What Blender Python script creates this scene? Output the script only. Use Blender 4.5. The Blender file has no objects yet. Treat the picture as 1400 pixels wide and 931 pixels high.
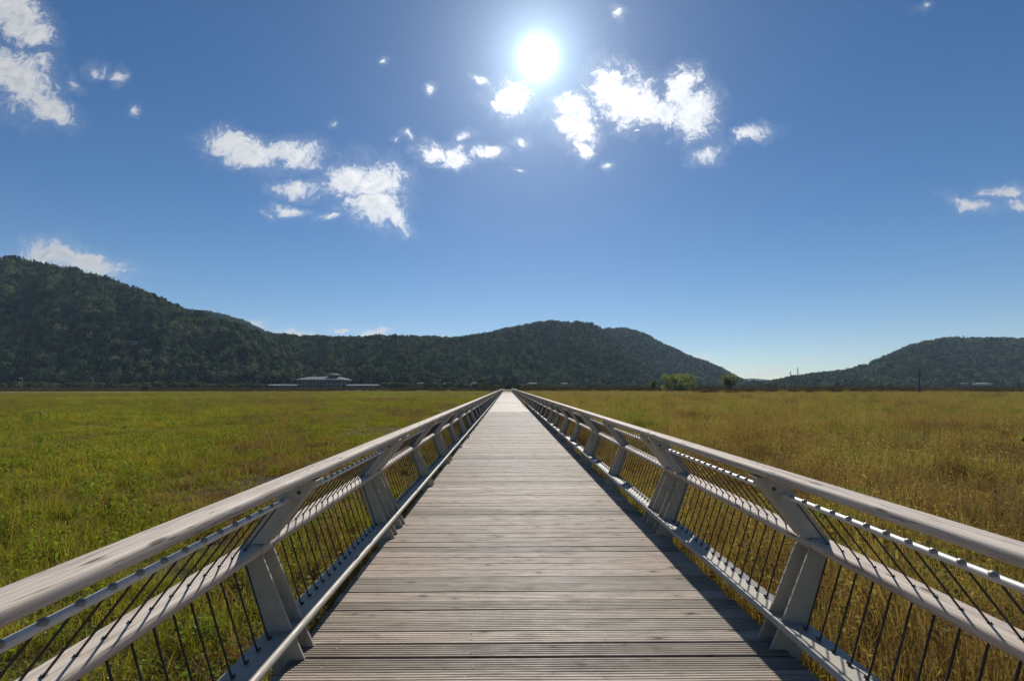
import bpy, bmesh, math, random
import numpy as np
from mathutils import Vector, Matrix, Euler
R = math.radians
rng = np.random.default_rng(7)
random.seed(7)
sc = bpy.context.scene
COL = sc.collection

# ------------------------------------------------------------------ camera
HC = 1.6; F = 622.0; CX, CY = 700.0, 465.5; PITCH = 5.83; YAW = 0.64
cam_d = bpy.data.cameras.new("camera"); cam = bpy.data.objects.new("camera", cam_d); COL.objects.link(cam)
cam_d.sensor_width = 36; cam_d.lens = 16.0; cam_d.clip_start = 0.05; cam_d.clip_end = 20000
cam.location = (0, 0, HC); cam.rotation_euler = (R(90 + PITCH), 0, R(-YAW))
sc.camera = cam

def ray(px, py):
    """world direction of a place in the photograph, scaled to y = 1"""
    v = Vector(((px - CX) / F, (CY - py) / F, -1.0)); v.rotate(Euler((R(90 + PITCH), 0, R(-YAW))))
    return v / v.y
def at(px, py, y): return Vector((0, 0, HC)) + ray(px, py) * y

# ------------------------------------------------------------------ sky and sun
sd = ray(735, 80).normalized()
SUN_EL = math.asin(sd.z); SUN_AZ = math.atan2(sd.x, sd.y)
w = bpy.data.worlds.new("World"); sc.world = w; w.use_nodes = True
SKY_STRENGTH = 0.060; SUN_STRENGTH = 4.9; EXPOSURE = 0.15

def build_world():
    nt = w.node_tree; nt.nodes.clear(); N = nt.nodes.new; L = nt.links.new
    out = N('ShaderNodeOutputWorld')
    sky = N('ShaderNodeTexSky'); sky.sky_type = 'NISHITA'; sky.sun_disc = False
    sky.sun_elevation = SUN_EL; sky.sun_rotation = SUN_AZ
    sky.altitude = 600; sky.air_density = 1.0; sky.dust_density = 0.2; sky.ozone_density = 2.2
    hs = N('ShaderNodeHueSaturation'); hs.inputs['Saturation'].default_value = 1.36; hs.inputs['Hue'].default_value = 0.505; hs.inputs['Value'].default_value = 1.0
    L(sky.outputs[0], hs.inputs['Color'])
    tc = N('ShaderNodeTexCoord')
    def math_(op, a, b=None, clamp=False):
        m = N('ShaderNodeMath'); m.operation = op; m.use_clamp = clamp
        for i, q in enumerate((a, b)):
            if q is None: continue
            if isinstance(q, (int, float)): m.inputs[i].default_value = q
            else: L(q, m.inputs[i])
        return m.outputs[0]
    # aureole round the sun
    dt = N('ShaderNodeVectorMath'); dt.operation = 'DOT_PRODUCT'
    L(tc.outputs['Generated'], dt.inputs[0]); dt.inputs[1].default_value = sd
    ang = math_('ARCCOSINE', math_('MINIMUM', dt.outputs['Value'], 0.999999))
    core = math_('MULTIPLY', math_('EXPONENT', math_('MULTIPLY', math_('MULTIPLY', ang, ang), -1.0 / (0.022 ** 2))), 5.0)
    mid = math_('MULTIPLY', math_('EXPONENT', math_('MULTIPLY', ang, -1.0 / 0.056)), 1.5)
    wide = math_('MULTIPLY', math_('EXPONENT', math_('MULTIPLY', ang, -1.0 / 0.40)), 0.12)
    aur = math_('ADD', math_('ADD', core, mid), wide)
    s0 = N('ShaderNodeSeparateXYZ'); L(tc.outputs['Generated'], s0.inputs[0])
    low = math_('MULTIPLY', math_('EXPONENT', math_('MULTIPLY', math_('MAXIMUM', s0.outputs[2], 0.0), -1.0 / 0.22)), 0.20)
    bg_low = N('ShaderNodeBackground'); bg_low.inputs[0].default_value = (0.42, 0.62, 1.0, 1); L(low, bg_low.inputs[1])
    bg_sky = N('ShaderNodeBackground'); bg_sky.inputs[1].default_value = SKY_STRENGTH; L(hs.outputs[0], bg_sky.inputs[0])
    bg_aur = N('ShaderNodeBackground'); bg_aur.inputs[0].default_value = (0.66, 0.86, 1.0, 1); L(aur, bg_aur.inputs[1])
    add0 = N('ShaderNodeAddShader'); L(bg_sky.outputs[0], add0.inputs[0]); L(bg_low.outputs[0], add0.inputs[1])
    add = N('ShaderNodeAddShader'); L(add0.outputs[0], add.inputs[0]); L(bg_aur.outputs[0], add.inputs[1])
    # clouds: patches of vapour placed by compass bearing and height above the horizon
    sep = N('ShaderNodeSeparateXYZ'); L(tc.outputs['Generated'], sep.inputs[0])
    ysafe = math_('MAXIMUM', sep.outputs[1], 0.02)
    cmb = N('ShaderNodeCombineXYZ'); L(math_('DIVIDE', sep.outputs[0], ysafe), cmb.inputs[0]); L(math_('DIVIDE', sep.outputs[2], ysafe), cmb.inputs[1])
    def warp(vec, scale, amp, detail):
        n = N('ShaderNodeTexNoise'); n.inputs['Scale'].default_value = scale; n.inputs['Detail'].default_value = detail
        L(vec, n.inputs['Vector'])
        s = N('ShaderNodeVectorMath'); s.operation = 'SUBTRACT'; L(n.outputs['Color'], s.inputs[0]); s.inputs[1].default_value = (.5, .5, .5)
        k = N('ShaderNodeVectorMath'); k.operation = 'MULTIPLY'; L(s.outputs[0], k.inputs[0]); k.inputs[1].default_value = (amp, amp, 0)
        a = N('ShaderNodeVectorMath'); a.operation = 'ADD'; L(vec, a.inputs[0]); L(k.outputs[0], a.inputs[1])
        return a.outputs[0]
    wv = warp(cmb.outputs[0], 9.0, 0.085, 3.0)
    wv = warp(wv, 34.0, 0.020, 4.0)
    C = [(24, 22, 50, 30, 40, 1), (0, 8, 40, 30, 0, 1), (48, 45, 32, 18, 45, 1), (26, 112, 56, 34, 38, 1), (70, 145, 40, 18, 32, 1), (0, 95, 40, 36, 0, 1),
         (315, 203, 36, 20, 10, 1), (345, 210, 42, 20, 15, 1), (398, 212, 42, 17, 5, 1),
         (474, 246, 40, 20, -5, 1), (512, 248, 42, 28, 0, 1), (510, 280, 40, 26, 10, 1), (540, 292, 30, 14, 40, .9),
         (403, 254, 36, 11, 6, .85), (400, 282, 32, 9, 6, .85), (370, 290, 14, 6, 15, .7), (453, 297, 18, 6, 0, .75),
         (592, 206, 24, 14, 15, .95), (616, 212, 26, 15, 10, .95), (668, 211, 26, 10, 5, .9), (636, 187, 18, 11, 0, .62), (554, 187, 14, 6, 15, .7),
         (700, 138, 30, 22, 10, 1), (659, 109, 14, 7, 15, .8), (586, 122, 9, 10, 30, .72), (711, 193, 15, 9, 0, .68), (674, 140, 14, 12, 0, .8),
         (779, 148, 22, 20, 30, .95), (792, 176, 27, 26, 20, 1), (798, 205, 18, 14, 80, .85), (772, 128, 10, 9, 0, .7),
         (840, 122, 40, 34, 0, 1), (868, 140, 44, 32, 10, 1), (905, 155, 36, 20, -10, .95), (930, 125, 22, 30, 20, 1), (948, 156, 34, 34, 0, 1), (845, 98, 14, 12, 0, .8),
         (1032, 184, 32, 13, -12, .82), (1012, 192, 16, 8, -25, .7), (967, 210, 26, 13, -20, .72), (835, 226, 10, 8, -20, .66), (846, 22, 9, 13, -20, .64), (870, 180, 8, 5, 0, .6),
         (138, 96, 26, 13, 15, .58), (166, 103, 10, 12, 0, .72), (185, 156, 11, 10, 0, .72), (62, 90, 30, 24, 30, .58), (107, 115, 20, 12, 20, .52),
         (70, 350, 50, 20, 5, 1), (115, 360, 62, 17, 8, .95), (160, 367, 26, 9, 5, .7),
         (1368, 261, 36, 11, -3, .85), (1328, 281, 36, 11, 10, .8), (1392, 280, 24, 12, 0, .82), (1262, 5, 16, 8, -10, .6),
         (345, 440, 26, 9, 10, .7), (407, 456, 26, 8, 0, .85), (470, 448, 20, 5, 0, .8), (507, 457, 22, 7, 0, .85), (380, 450, 16, 6, 0, .7),
         (958, 490, 20, 6, 5, .8), (1040, 511, 60, 10, 0, .62), (1105, 493, 10, 4, 0, .66), (528, 87, 9, 8, 0, .62), (450, 168, 10, 8, 20, .58),
         (708, 235, 8, 5, 0, .6), (540, 196, 7, 5, 0, .58)]
    best = None
    for (px, py, rx, ry, rot, wt) in C:
        if wt < .8: wt -= .10; rx *= 1.15; ry *= 1.15
        c = ray(px, py); ex = (ray(px + rx, py) - c).length; ey = (ray(px, py + ry) - c).length
        mp = N('ShaderNodeMapping'); mp.vector_type = 'TEXTURE'
        mp.inputs['Location'].default_value = (c.x, c.z, 0); mp.inputs['Rotation'].default_value = (0, 0, R(-rot)); mp.inputs['Scale'].default_value = (ex * 0.96, ey * 0.96, 1)
        L(wv, mp.inputs['Vector'])
        ln = N('ShaderNodeVectorMath'); ln.operation = 'LENGTH'; L(mp.outputs[0], ln.inputs[0])
        v = math_('SUBTRACT', wt, math_('MULTIPLY', ln.outputs['Value'], 0.78))
        best = v if best is None else math_('MAXIMUM', best, v)
    fb = N('ShaderNodeTexNoise'); fb.inputs['Scale'].default_value = 34; fb.inputs['Detail'].default_value = 9; fb.inputs['Roughness'].default_value = 0.68
    L(wv, fb.inputs['Vector'])
    fd = math_('MULTIPLY', math_('SUBTRACT', fb.outputs['Fac'], 0.5), 1.75)
    fb2 = N('ShaderNodeTexNoise'); fb2.inputs['Scale'].default_value = 105; fb2.inputs['Detail'].default_value = 6; fb2.inputs['Roughness'].default_value = 0.6
    L(wv, fb2.inputs['Vector'])
    fd = math_('ADD', fd, math_('MULTIPLY', math_('SUBTRACT', fb2.outputs['Fac'], 0.5), 0.85))
    dens = math_('ADD', math_('MAXIMUM', best, -0.9), fd)
    mr = N('ShaderNodeMapRange'); mr.interpolation_type = 'SMOOTHSTEP'; mr.inputs['From Min'].default_value = -0.02; mr.inputs['From Max'].default_value = 0.80
    L(dens, mr.inputs['Value'])
    veil = N('ShaderNodeMapRange'); veil.interpolation_type = 'SMOOTHSTEP'; veil.inputs['From Min'].default_value = -0.50; veil.inputs['From Max'].default_value = 0.50; veil.inputs['To Max'].default_value = 0.13
    L(math_('ADD', math_('MAXIMUM', best, -0.9), math_('MULTIPLY', fd, 0.8)), veil.inputs['Value'])
    cover = math_('MAXIMUM', mr.outputs[0], veil.outputs[0])
    # self shading of the thick middles (vapour thickness and a coarse billow pattern)
    bil = N('ShaderNodeTexNoise'); bil.inputs['Scale'].default_value = 26; bil.inputs['Detail'].default_value = 5
    L(wv, bil.inputs['Vector'])
    thick = N('ShaderNodeMapRange'); thick.inputs['From Min'].default_value = 0.40; thick.inputs['From Max'].default_value = 0.95; L(dens, thick.inputs['Value'])
    gr = math_('MULTIPLY', thick.outputs[0], math_('MULTIPLY', math_('SUBTRACT', bil.outputs['Fac'], .22), 1.6), True)
    cr = N('ShaderNodeMix'); cr.data_type = 'RGBA'; L(gr, cr.inputs['Factor'])
    cr.inputs['A'].default_value = (1.0, 1.0, 1.0, 1); cr.inputs['B'].default_value = (0.46, 0.53, 0.61, 1)
    cst = math_('ADD', 0.42, math_('MULTIPLY', math_('EXPONENT', math_('MULTIPLY', ang, -1.0 / 0.45)), 1.35))
    bg_c = N('ShaderNodeBackground'); L(cr.outputs['Result'], bg_c.inputs[0]); L(cst, bg_c.inputs[1])
    mx = N('ShaderNodeMixShader'); 
    front = math_('GREATER_THAN', sep.outputs[1], 0.05)
    L(math_('MULTIPLY', math_('MULTIPLY', cover, 0.96), front), mx.inputs[0])
    L(add.outputs[0], mx.inputs[1]); L(bg_c.outputs[0], mx.inputs[2])
    L(mx.outputs[0], out.inputs[0])
build_world()

sl = bpy.data.lights.new("sun", 'SUN'); sun = bpy.data.objects.new("sun", sl); COL.objects.link(sun)
sl.energy = SUN_STRENGTH; sl.angle = R(0.6); sl.color = (1.0, 0.95, 0.87)
sun.rotation_euler = (-sd).to_track_quat('-Z', 'Y').to_euler()
vs = sc.view_settings; vs.view_transform = 'Standard'; vs.look = 'None'; vs.gamma = 1; vs.exposure = EXPOSURE; vs.use_curve_mapping = False
sc.cycles.volume_bounces = 0; sc.cycles.max_bounces = 6; sc.cycles.transparent_max_bounces = 6
sc.cycles.caustics_reflective = False; sc.cycles.caustics_refractive = False

# ------------------------------------------------------------------ helpers
def tag(o, label=None, cat=None, group=None, kind=None):
    if label: o['label'] = label
    if cat: o['category'] = cat
    if group: o['group'] = group
    if kind: o['kind'] = kind
    return o
def empty(name, loc, rz=0):
    o = bpy.data.objects.new(name, None); COL.objects.link(o); o.location = loc; o.rotation_euler = (0, 0, rz); o.empty_display_size = .2
    return o
def link_mesh(name, me, parent=None):
    o = bpy.data.objects.new(name, me); COL.objects.link(o); o.parent = parent
    return o
class MB:
    """collects shapes, links them as one mesh object"""
    def __init__(s): s.v = []; s.f = []; s.m = []
    def add(s, vs, fs, mi=0):
        b = len(s.v); s.v += [tuple(p) for p in vs]; s.f += [tuple(i + b for i in f) for f in fs]; s.m += [mi] * len(fs)
    def box(s, c, d, rot=None, mi=0):
        hx, hy, hz = d[0] / 2, d[1] / 2, d[2] / 2
        P = [Vector((x * hx, y * hy, z * hz)) for x in (-1, 1) for y in (-1, 1) for z in (-1, 1)]
        if rot: P = [rot @ p for p in P]
        s.add([p + Vector(c) for p in P], [(0, 1, 3, 2), (4, 6, 7, 5), (0, 4, 5, 1), (2, 3, 7, 6), (0, 2, 6, 4), (1, 5, 7, 3)], mi)
    def tube(s, pts, rad, n=8, mi=0, cap=True):
        pts = [Vector(p) for p in pts]
        if isinstance(rad, (int, float)): rad = [rad] * len(pts)
        vs_, fs = [], []
        for i, p in enumerate(pts):
            d = (pts[min(i + 1, len(pts) - 1)] - pts[max(i - 1, 0)]).normalized()
            up = Vector((0, 0, 1)) if abs(d.z) < .95 else Vector((1, 0, 0))
            a = d.cross(up).normalized(); b = a.cross(d)
            for k in range(n):
                t = 2 * math.pi * k / n
                vs_.append(p + (a * math.cos(t) + b * math.sin(t)) * rad[i])
        for i in range(len(pts) - 1):
            for k in range(n):
                fs.append((i * n + k, i * n + (k + 1) % n, (i + 1) * n + (k + 1) % n, (i + 1) * n + k))
        if cap: fs.append(tuple(range(n))[::-1]); fs.append(tuple(range((len(pts) - 1) * n, len(pts) * n)))
        s.add(vs_, fs, mi)
    def prism(s, prof, y0, y1, mi=0, ny=1):
        """profile in (x, z) run along y"""
        n = len(prof); vs_ = []
        for j in range(ny + 1):
            y = y0 + (y1 - y0) * j / ny
            vs_ += [(x, y, z) for x, z in prof]
        fs = [(j * n + k, j * n + (k + 1) % n, (j + 1) * n + (k + 1) % n, (j + 1) * n + k) for j in range(ny) for k in range(n)]
        fs += [tuple(range(n))[::-1], tuple(range(ny * n, (ny + 1) * n))]
        s.add(vs_, fs, mi)
    def mesh(s, name, mats, smooth=False, mirror=False):
        v = [(-x, y, z) for x, y, z in s.v] if mirror else s.v
        f = [q[::-1] for q in s.f] if mirror else s.f
        me = bpy.data.meshes.new(name); me.from_pydata(v, [], f)
        for m in (mats if isinstance(mats, list) else [mats]): me.materials.append(m)
        me.polygons.foreach_set('material_index', s.m)
        bm = bmesh.new(); bm.from_mesh(me); bmesh.ops.recalc_face_normals(bm, faces=bm.faces); bm.to_mesh(me); bm.free()
        if smooth:
            me.polygons.foreach_set('use_smooth', [True] * len(me.polygons))
            me.set_sharp_from_angle(angle=R(50))
        me.update(); return me
    def build(s, name, mats, parent=None, smooth=False): return link_mesh(name, s.mesh(name, mats, smooth), parent)

# ------------------------------------------------------------------ materials
class NT:
    def __init__(s, name):
        s.mat = bpy.data.materials.new(name); s.mat.use_nodes = True; s.t = s.mat.node_tree; s.t.nodes.clear()
        s.out = s.n('ShaderNodeOutputMaterial')
    def n(s, ty, **kw):
        q = s.t.nodes.new(ty)
        for k, v in kw.items(): setattr(q, k, v)
        return q
    def l(s, a, b): s.t.links.new(a, b)
    def put(s, sock, v):
        if hasattr(v, 'is_linked') or isinstance(v, bpy.types.NodeSocket): s.l(v, sock)
        else: sock.default_value = v
    def math(s, op, a, b=0.0, clamp=False):
        m = s.n('ShaderNodeMath', operation=op, use_clamp=clamp); s.put(m.inputs[0], a); s.put(m.inputs[1], b); return m.outputs[0]
    def noise(s, vec, scale, detail=4, rough=.55):
        q = s.n('ShaderNodeTexNoise'); q.inputs['Scale'].default_value = scale; q.inputs['Detail'].default_value = detail; q.inputs['Roughness'].default_value = rough
        if vec is not None: s.l(vec, q.inputs['Vector'])
        return q.outputs['Fac']
    def vmul(s, vec, k):
        q = s.n('ShaderNodeVectorMath', operation='MULTIPLY'); s.l(vec, q.inputs[0]); s.put(q.inputs[1], k); return q.outputs[0]
    def vadd(s, a, b):
        q = s.n('ShaderNodeVectorMath', operation='ADD'); s.l(a, q.inputs[0]); s.put(q.inputs[1], b); return q.outputs[0]
    def ramp(s, fac, stops):
        q = s.n('ShaderNodeValToRGB'); e = q.color_ramp.elements
        while len(e) < len(stops): e.new(0.5)
        for i, (p, c) in enumerate(stops): e[i].position = p; e[i].color = (*c, 1) if len(c) == 3 else c
        s.l(fac, q.inputs[0]); return q.outputs[0]
    def mix(s, fac, a, b, mode='MIX'):
        q = s.n('ShaderNodeMix', data_type='RGBA', blend_type=mode)
        s.put(q.inputs['Factor'], fac)
        for nm, v in (('A', a), ('B', b)):
            if isinstance(v, tuple): q.inputs[nm].default_value = (*v, 1) if len(v) == 3 else v
            else: s.l(v, q.inputs[nm])
        return q.outputs['Result']
    def range(s, v, a, b, c=0.0, d=1.0, smooth=False):
        q = s.n('ShaderNodeMapRange'); s.put(q.inputs['Value'], v)
        if smooth: q.interpolation_type = 'SMOOTHSTEP'
        q.inputs['From Min'].default_value = a; q.inputs['From Max'].default_value = b; q.inputs['To Min'].default_value = c; q.inputs['To Max'].default_value = d
        return q.outputs['Result']
    def principled(s, col, rough=.6, metal=0.0, bump=None, bs=.3, bd=.01, spec=.5):
        p = s.n('ShaderNodeBsdfPrincipled')
        if isinstance(col, tuple): p.inputs['Base Color'].default_value = (*col, 1)
        else: s.l(col, p.inputs['Base Color'])
        s.put(p.inputs['Roughness'], rough); p.inputs['Metallic'].default_value = metal; p.inputs['Specular IOR Level'].default_value = spec
        if bump is not None:
            b = s.n('ShaderNodeBump'); b.inputs['Strength'].default_value = bs; b.inputs['Distance'].default_value = bd
            s.l(bump, b.inputs['Height']); s.l(b.outputs[0], p.inputs['Normal'])
        s.l(p.outputs[0], s.out.inputs[0]); return s.mat

def mat_simple(name, col, rough=.6, metal=0, scale=6, var=.25, spec=.5):
    s = NT(name); tc = s.n('ShaderNodeTexCoord'); n = s.noise(tc.outputs['Object'], scale, 6)
    c = s.mix(n, tuple(x * (1 - var) for x in col), tuple(min(1, x * (1 + var)) for x in col))
    return s.principled(c, rough, metal, bump=n, bs=.1, bd=.005, spec=spec)

def mat_deck():
    s = NT("deck_wood"); g = s.n('ShaderNodeNewGeometry'); at_ = s.n('ShaderNodeAttribute', attribute_name='board')
    off = s.n('ShaderNodeCombineXYZ'); s.l(s.math('MULTIPLY', at_.outputs['Fac'], 61.0), off.inputs[0]); s.l(s.math('MULTIPLY', at_.outputs['Fac'], 17.0), off.inputs[2])
    p = s.vadd(g.outputs['Position'], off.outputs[0])
    grain = s.noise(s.vmul(p, (1.2, 60, 60)), 1.0, 6, .6)
    fine = s.noise(s.vmul(p, (4.0, 260, 100)), 1.0, 4, .6)
    blot = s.noise(s.vmul(p, (5.0, 14, 9)), 1.0, 6, .65)
    wide = s.noise(g.outputs['Position'], .35, 3)
    grain = s.math('ADD', s.math('MULTIPLY', grain, .6), s.math('MULTIPLY', s.noise(s.vmul(p, (5.0, 190, 60)), 1.0, 5, .65), .4))
    base = s.ramp(grain, [(.31, (.115, .086, .062)), (.47, (.34, .280, .222)), (.65, (.53, .450, .370))])
    tone = s.ramp(at_.outputs['Fac'], [(0, (.55, .53, .50)), (.3, (.84, .84, .79)), (.6, (1.04, 1.0, .97)), (.85, (1.12, 1.05, 1.03)), (1, (1.32, 1.28, 1.24))])
    c = s.mix(1.0, base, tone, 'MULTIPLY')
    c = s.mix(s.range(blot, .54, .74, 0, .5), c, (.13, .10, .075))
    c = s.mix(s.range(wide, .45, .7, 0, .3), c, (.30, .315, .275))
    vo = s.n('ShaderNodeTexVoronoi'); vo.inputs['Scale'].default_value = 1.0; s.l(s.vmul(p, (3.2, 8.0, 3)), vo.inputs['Vector'])
    knot = s.range(vo.outputs['Distance'], .07, .13, .9, 0, True)
    c = s.mix(s.range(vo.outputs['Distance'], .12, .30, .45, 0), c, (.17, .12, .085))
    c = s.mix(knot, c, (.055, .04, .032))
    c = s.mix(s.range(fine, .58, .75, 0, .5), c, (.10, .09, .082))
    h = s.math('ADD', s.math('MULTIPLY', grain, .7), s.math('MULTIPLY', fine, .5))
    return s.principled(c, s.range(blot, .3, .7, .48, .68), 0, bump=h, bs=.7, bd=.003, spec=.16)

def mat_rail():
    s = NT("rail_wood"); tc = s.n('ShaderNodeTexCoord'); oi = s.n('ShaderNodeObjectInfo')
    off = s.n('ShaderNodeCombineXYZ'); s.l(s.math('MULTIPLY', oi.outputs['Random'], 40.0), off.inputs[1]); s.l(s.math('MULTIPLY', oi.outputs['Random'], 7.0), off.inputs[0])
    p = s.vadd(tc.outputs['Object'], off.outputs[0])
    grain = s.math('ADD', s.math('MULTIPLY', s.noise(s.vmul(p, (38, 2.0, 38)), 1.0, 6, .6), .55), s.math('MULTIPLY', s.noise(s.vmul(p, (190, 6, 190)), 1.0, 4, .6), .45))
    crack = s.noise(s.vmul(p, (38, .55, 38)), 1.0, 3, .5)
    blot = s.noise(s.vmul(p, (12, 2.5, 12)), 1.0, 5, .6)
    c = s.ramp(grain, [(.28, (.29, .225, .175)), (.5, (.51, .430, .355)), (.72, (.66, .575, .495))])
    c = s.mix(s.range(blot, .57, .72, 0, .55), c, (.13, .105, .095))
    vo = s.n('ShaderNodeTexVoronoi'); vo.inputs['Scale'].default_value = 1.0; s.l(s.vmul(p, (11, 2.6, 11)), vo.inputs['Vector'])
    c = s.mix(s.range(vo.outputs['Distance'], .08, .17, .85, 0, True), c, (.075, .05, .04))
    c = s.mix(s.range(s.math('ABSOLUTE', s.math('SUBTRACT', crack, .5)), .002, .010, .85, 0), c, (.05, .042, .04))
    return s.principled(c, s.range(blot, .3, .7, .6, .78), 0, bump=grain, bs=.6, bd=.004, spec=.18)

def mat_steel(name, col, rough, metal, rust=.0):
    s = NT(name); tc = s.n('ShaderNodeTexCoord'); g = s.n('ShaderNodeNewGeometry')
    n = s.noise(g.outputs['Position'], 9, 6); n2 = s.noise(s.vmul(g.outputs['Position'], (30, 30, 4)), 1, 4)
    c = s.mix(n, tuple(x * .72 for x in col), tuple(x * 1.25 for x in col))
    c = s.mix(s.range(n2, .55, .75, 0, .35), c, (.16, .15, .12))
    if rust: c = s.mix(s.range(n, .6, .75, 0, rust), c, (.14, .06, .03))
    return s.principled(c, s.range(n, .3, .7, rough - .08, rough + .12), metal, bump=n2, bs=.08, bd=.002)

M = {}
M['deck'] = mat_deck(); M['rail'] = mat_rail()
M['post'] = mat_steel("painted_steel", (.38, .34, .275), .55, 0.0, .22)
M['tube'] = mat_steel("galvanised_steel", (.62, .60, .57), .5, .25)
M['nut'] = mat_steel("bolt_steel", (.24, .23, .22), .45, .4)
M['rod'] = mat_steel("rod_steel", (.035, .026, .022), .5, .3, .4)
M['screw'] = mat_simple("screw_metal", (.30, .29, .28), .85, 0)
M['dark'] = mat_simple("dark_wood", (.07, .055, .045), .8)
M['bark'] = mat_simple("bark", (.055, .045, .035), .9)
M['wall'] = mat_simple("pale_plaster", (.17, .17, .165), .9)
M['white'] = mat_simple("white_paint", (.75, .75, .73), .6)
M['stone'] = mat_simple("pale_stone", (.34, .34, .33), .9)
M['tile'] = mat_simple("grey_roof", (.17, .18, .19), .9, spec=.1)
M['glass'] = mat_simple("dark_glass", (.03, .04, .05), .15)
M['concrete'] = mat_simple("concrete", (.34, .33, .31), .85)

def meadow_color(s, pos, rnd=None):
    """colour of what grows or lies at a place: green meadow west of the walk, straw-coloured east"""
    sx = s.n('ShaderNodeSeparateXYZ'); s.l(pos, sx.inputs[0])
    big = s.noise(s.vmul(pos, (.035, .022, 0)), 1, 4, .55)
    med = s.noise(s.vmul(pos, (.22, .14, 0)), 1, 5, .6)
    sml = s.noise(s.vmul(pos, (1.7, 1.5, 1.0)), 1, 4, .6)
    f = s.math('ADD', s.math('MULTIPLY', big, .35), s.math('ADD', s.math('MULTIPLY', med, .4), s.math('MULTIPLY', sml, .25)))
    f = s.math('ADD', s.math('MULTIPLY', s.math('SUBTRACT', f, .503), 2.6), .5)
    if rnd is not None: f = s.math('ADD', f, s.math('MULTIPLY', s.math('SUBTRACT', rnd, .5), .16))
    gl = s.ramp(f, [(.34, (.150, .100, .055)), (.42, (.170, .138, .048)), (.48, (.185, .172, .032)), (.55, (.135, .148, .022)), (.65, (.215, .205, .036))])
    gr = s.ramp(f, [(.33, (.125, .088, .046)), (.42, (.190, .148, .066)), (.49, (.235, .197, .078)), (.56, (.185, .172, .058)), (.66, (.115, .140, .036))])
    side = s.range(sx.outputs[0], -1.2, 1.8, 0, 1)
    return s.mix(side, gl, gr), f

def mat_ground():
    s = NT("meadow_soil"); g = s.n('ShaderNodeNewGeometry'); c, f = meadow_color(s, g.outputs['Position'])
    sx = s.n('ShaderNodeSeparateXYZ'); s.l(g.outputs['Position'], sx.inputs[0])
    fin = s.noise(s.vmul(g.outputs['Position'], (6, 4, 1)), 1, 6, .65)
    near = s.range(sx.outputs[1], 20, 110, 0, 1)
    c2 = s.mix(s.range(fin, .35, .65, .65, 0), c, (.035, .03, .012))
    soil = s.mix(near, s.mix(.7, c, (.040, .028, .015)), c2)
    return s.principled(soil, .95, 0, bump=fin, bs=1.0, bd=.12, spec=.1)
M['ground'] = mat_ground()

def leaf_shader(s, c, trans=.45, tint=(1.25, 1.2, .6), gloss=.012):
    d = s.n('ShaderNodeBsdfDiffuse'); s.l(c, d.inputs[0])
    t = s.n('ShaderNodeBsdfTranslucent'); s.l(s.mix(1.0, c, tint, 'MULTIPLY'), t.inputs[0])
    gl = s.n('ShaderNodeBsdfGlossy'); gl.inputs['Roughness'].default_value = .45; gl.inputs['Color'].default_value = (.8, .8, .7, 1)
    m = s.n('ShaderNodeMixShader'); m.inputs[0].default_value = trans; s.l(d.outputs[0], m.inputs[1]); s.l(t.outputs[0], m.inputs[2])
    m2 = s.n('ShaderNodeMixShader'); m2.inputs[0].default_value = gloss; s.l(m.outputs[0], m2.inputs[1]); s.l(gl.outputs[0], m2.inputs[2])
    s.l(m2.outputs[0], s.out.inputs[0]); return s.mat
def mat_grass(name, gain=(1, 1, 1)):
    s = NT(name); g = s.n('ShaderNodeNewGeometry'); oi = s.n('ShaderNodeObjectInfo')
    c, f = meadow_color(s, g.outputs['Position'], oi.outputs['Random'])
    c = s.mix(1.0, c, gain, 'MULTIPLY')
    return leaf_shader(s, c, .5)
M['grass'] = mat_grass("meadow_grass", (1.28, 1.22, 1.15))
M['stem'] = mat_grass("dry_stem", (1.6, 1.35, 1.4))
M['weed'] = mat_grass("weed_leaf", (.85, 1.20, .8))
def mat_leaf(name, stops, scale=.02, trans=.3, tint=(1.2, 1.2, .6), rw=.5, gloss=.008, tree=0.0, gain=1.0):
    s = NT(name); g = s.n('ShaderNodeNewGeometry'); oi = s.n('ShaderNodeObjectInfo')
    n = s.noise(g.outputs['Position'], scale, 4)
    if tree: n = s.math('ADD', s.math('MULTIPLY', n, .5), s.math('MULTIPLY', s.noise(g.outputs['Position'], tree, 1), .5))
    f = s.math('ADD', s.math('MULTIPLY', n, 1 - rw), s.math('MULTIPLY', oi.outputs['Random'], rw))
    if gain != 1: f = s.math('ADD', s.math('MULTIPLY', s.math('SUBTRACT', f, .5), gain), .5)
    return leaf_shader(s, s.ramp(f, stops), trans, tint, gloss)
M['forest'] = mat_leaf("forest_leaves", [(.16, (.008, .016, .009)), (.40, (.028, .049, .021)), (.60, (.078, .106, .046)), (.84, (.195, .210, .105))], .010, .16, rw=.45, gloss=0.0, tree=.11, gain=1.8)
M['shrub'] = mat_leaf("shrub_leaves", [(.25, (.05, .062, .03)), (.5, (.10, .115, .055)), (.75, (.17, .17, .09))], .1, .2)
M['crown'] = mat_leaf("crown_leaves", [(.2, (.07, .092, .038)), (.5, (.175, .205, .082)), (.8, (.33, .345, .17))], .5, .42, rw=.1, gloss=0.0, gain=2.2)
M['red'] = mat_leaf("russet_leaves", [(.2, (.07, .03, .018)), (.8, (.14, .06, .03))], .5, .3)
M['reed'] = mat_leaf("dry_reed", [(.2, (.040, .026, .015)), (.5, (.075, .048, .025)), (.8, (.12, .085, .04))], .05, .3)

def mat_hill():
    s = NT("hill_soil"); g = s.n('ShaderNodeNewGeometry'); n = s.noise(g.outputs['Position'], .03, 6)
    return s.principled(s.ramp(n, [(.3, (.010, .014, .009)), (.7, (.022, .027, .016))]), .95, spec=.1)
M['hill'] = mat_hill()

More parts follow.
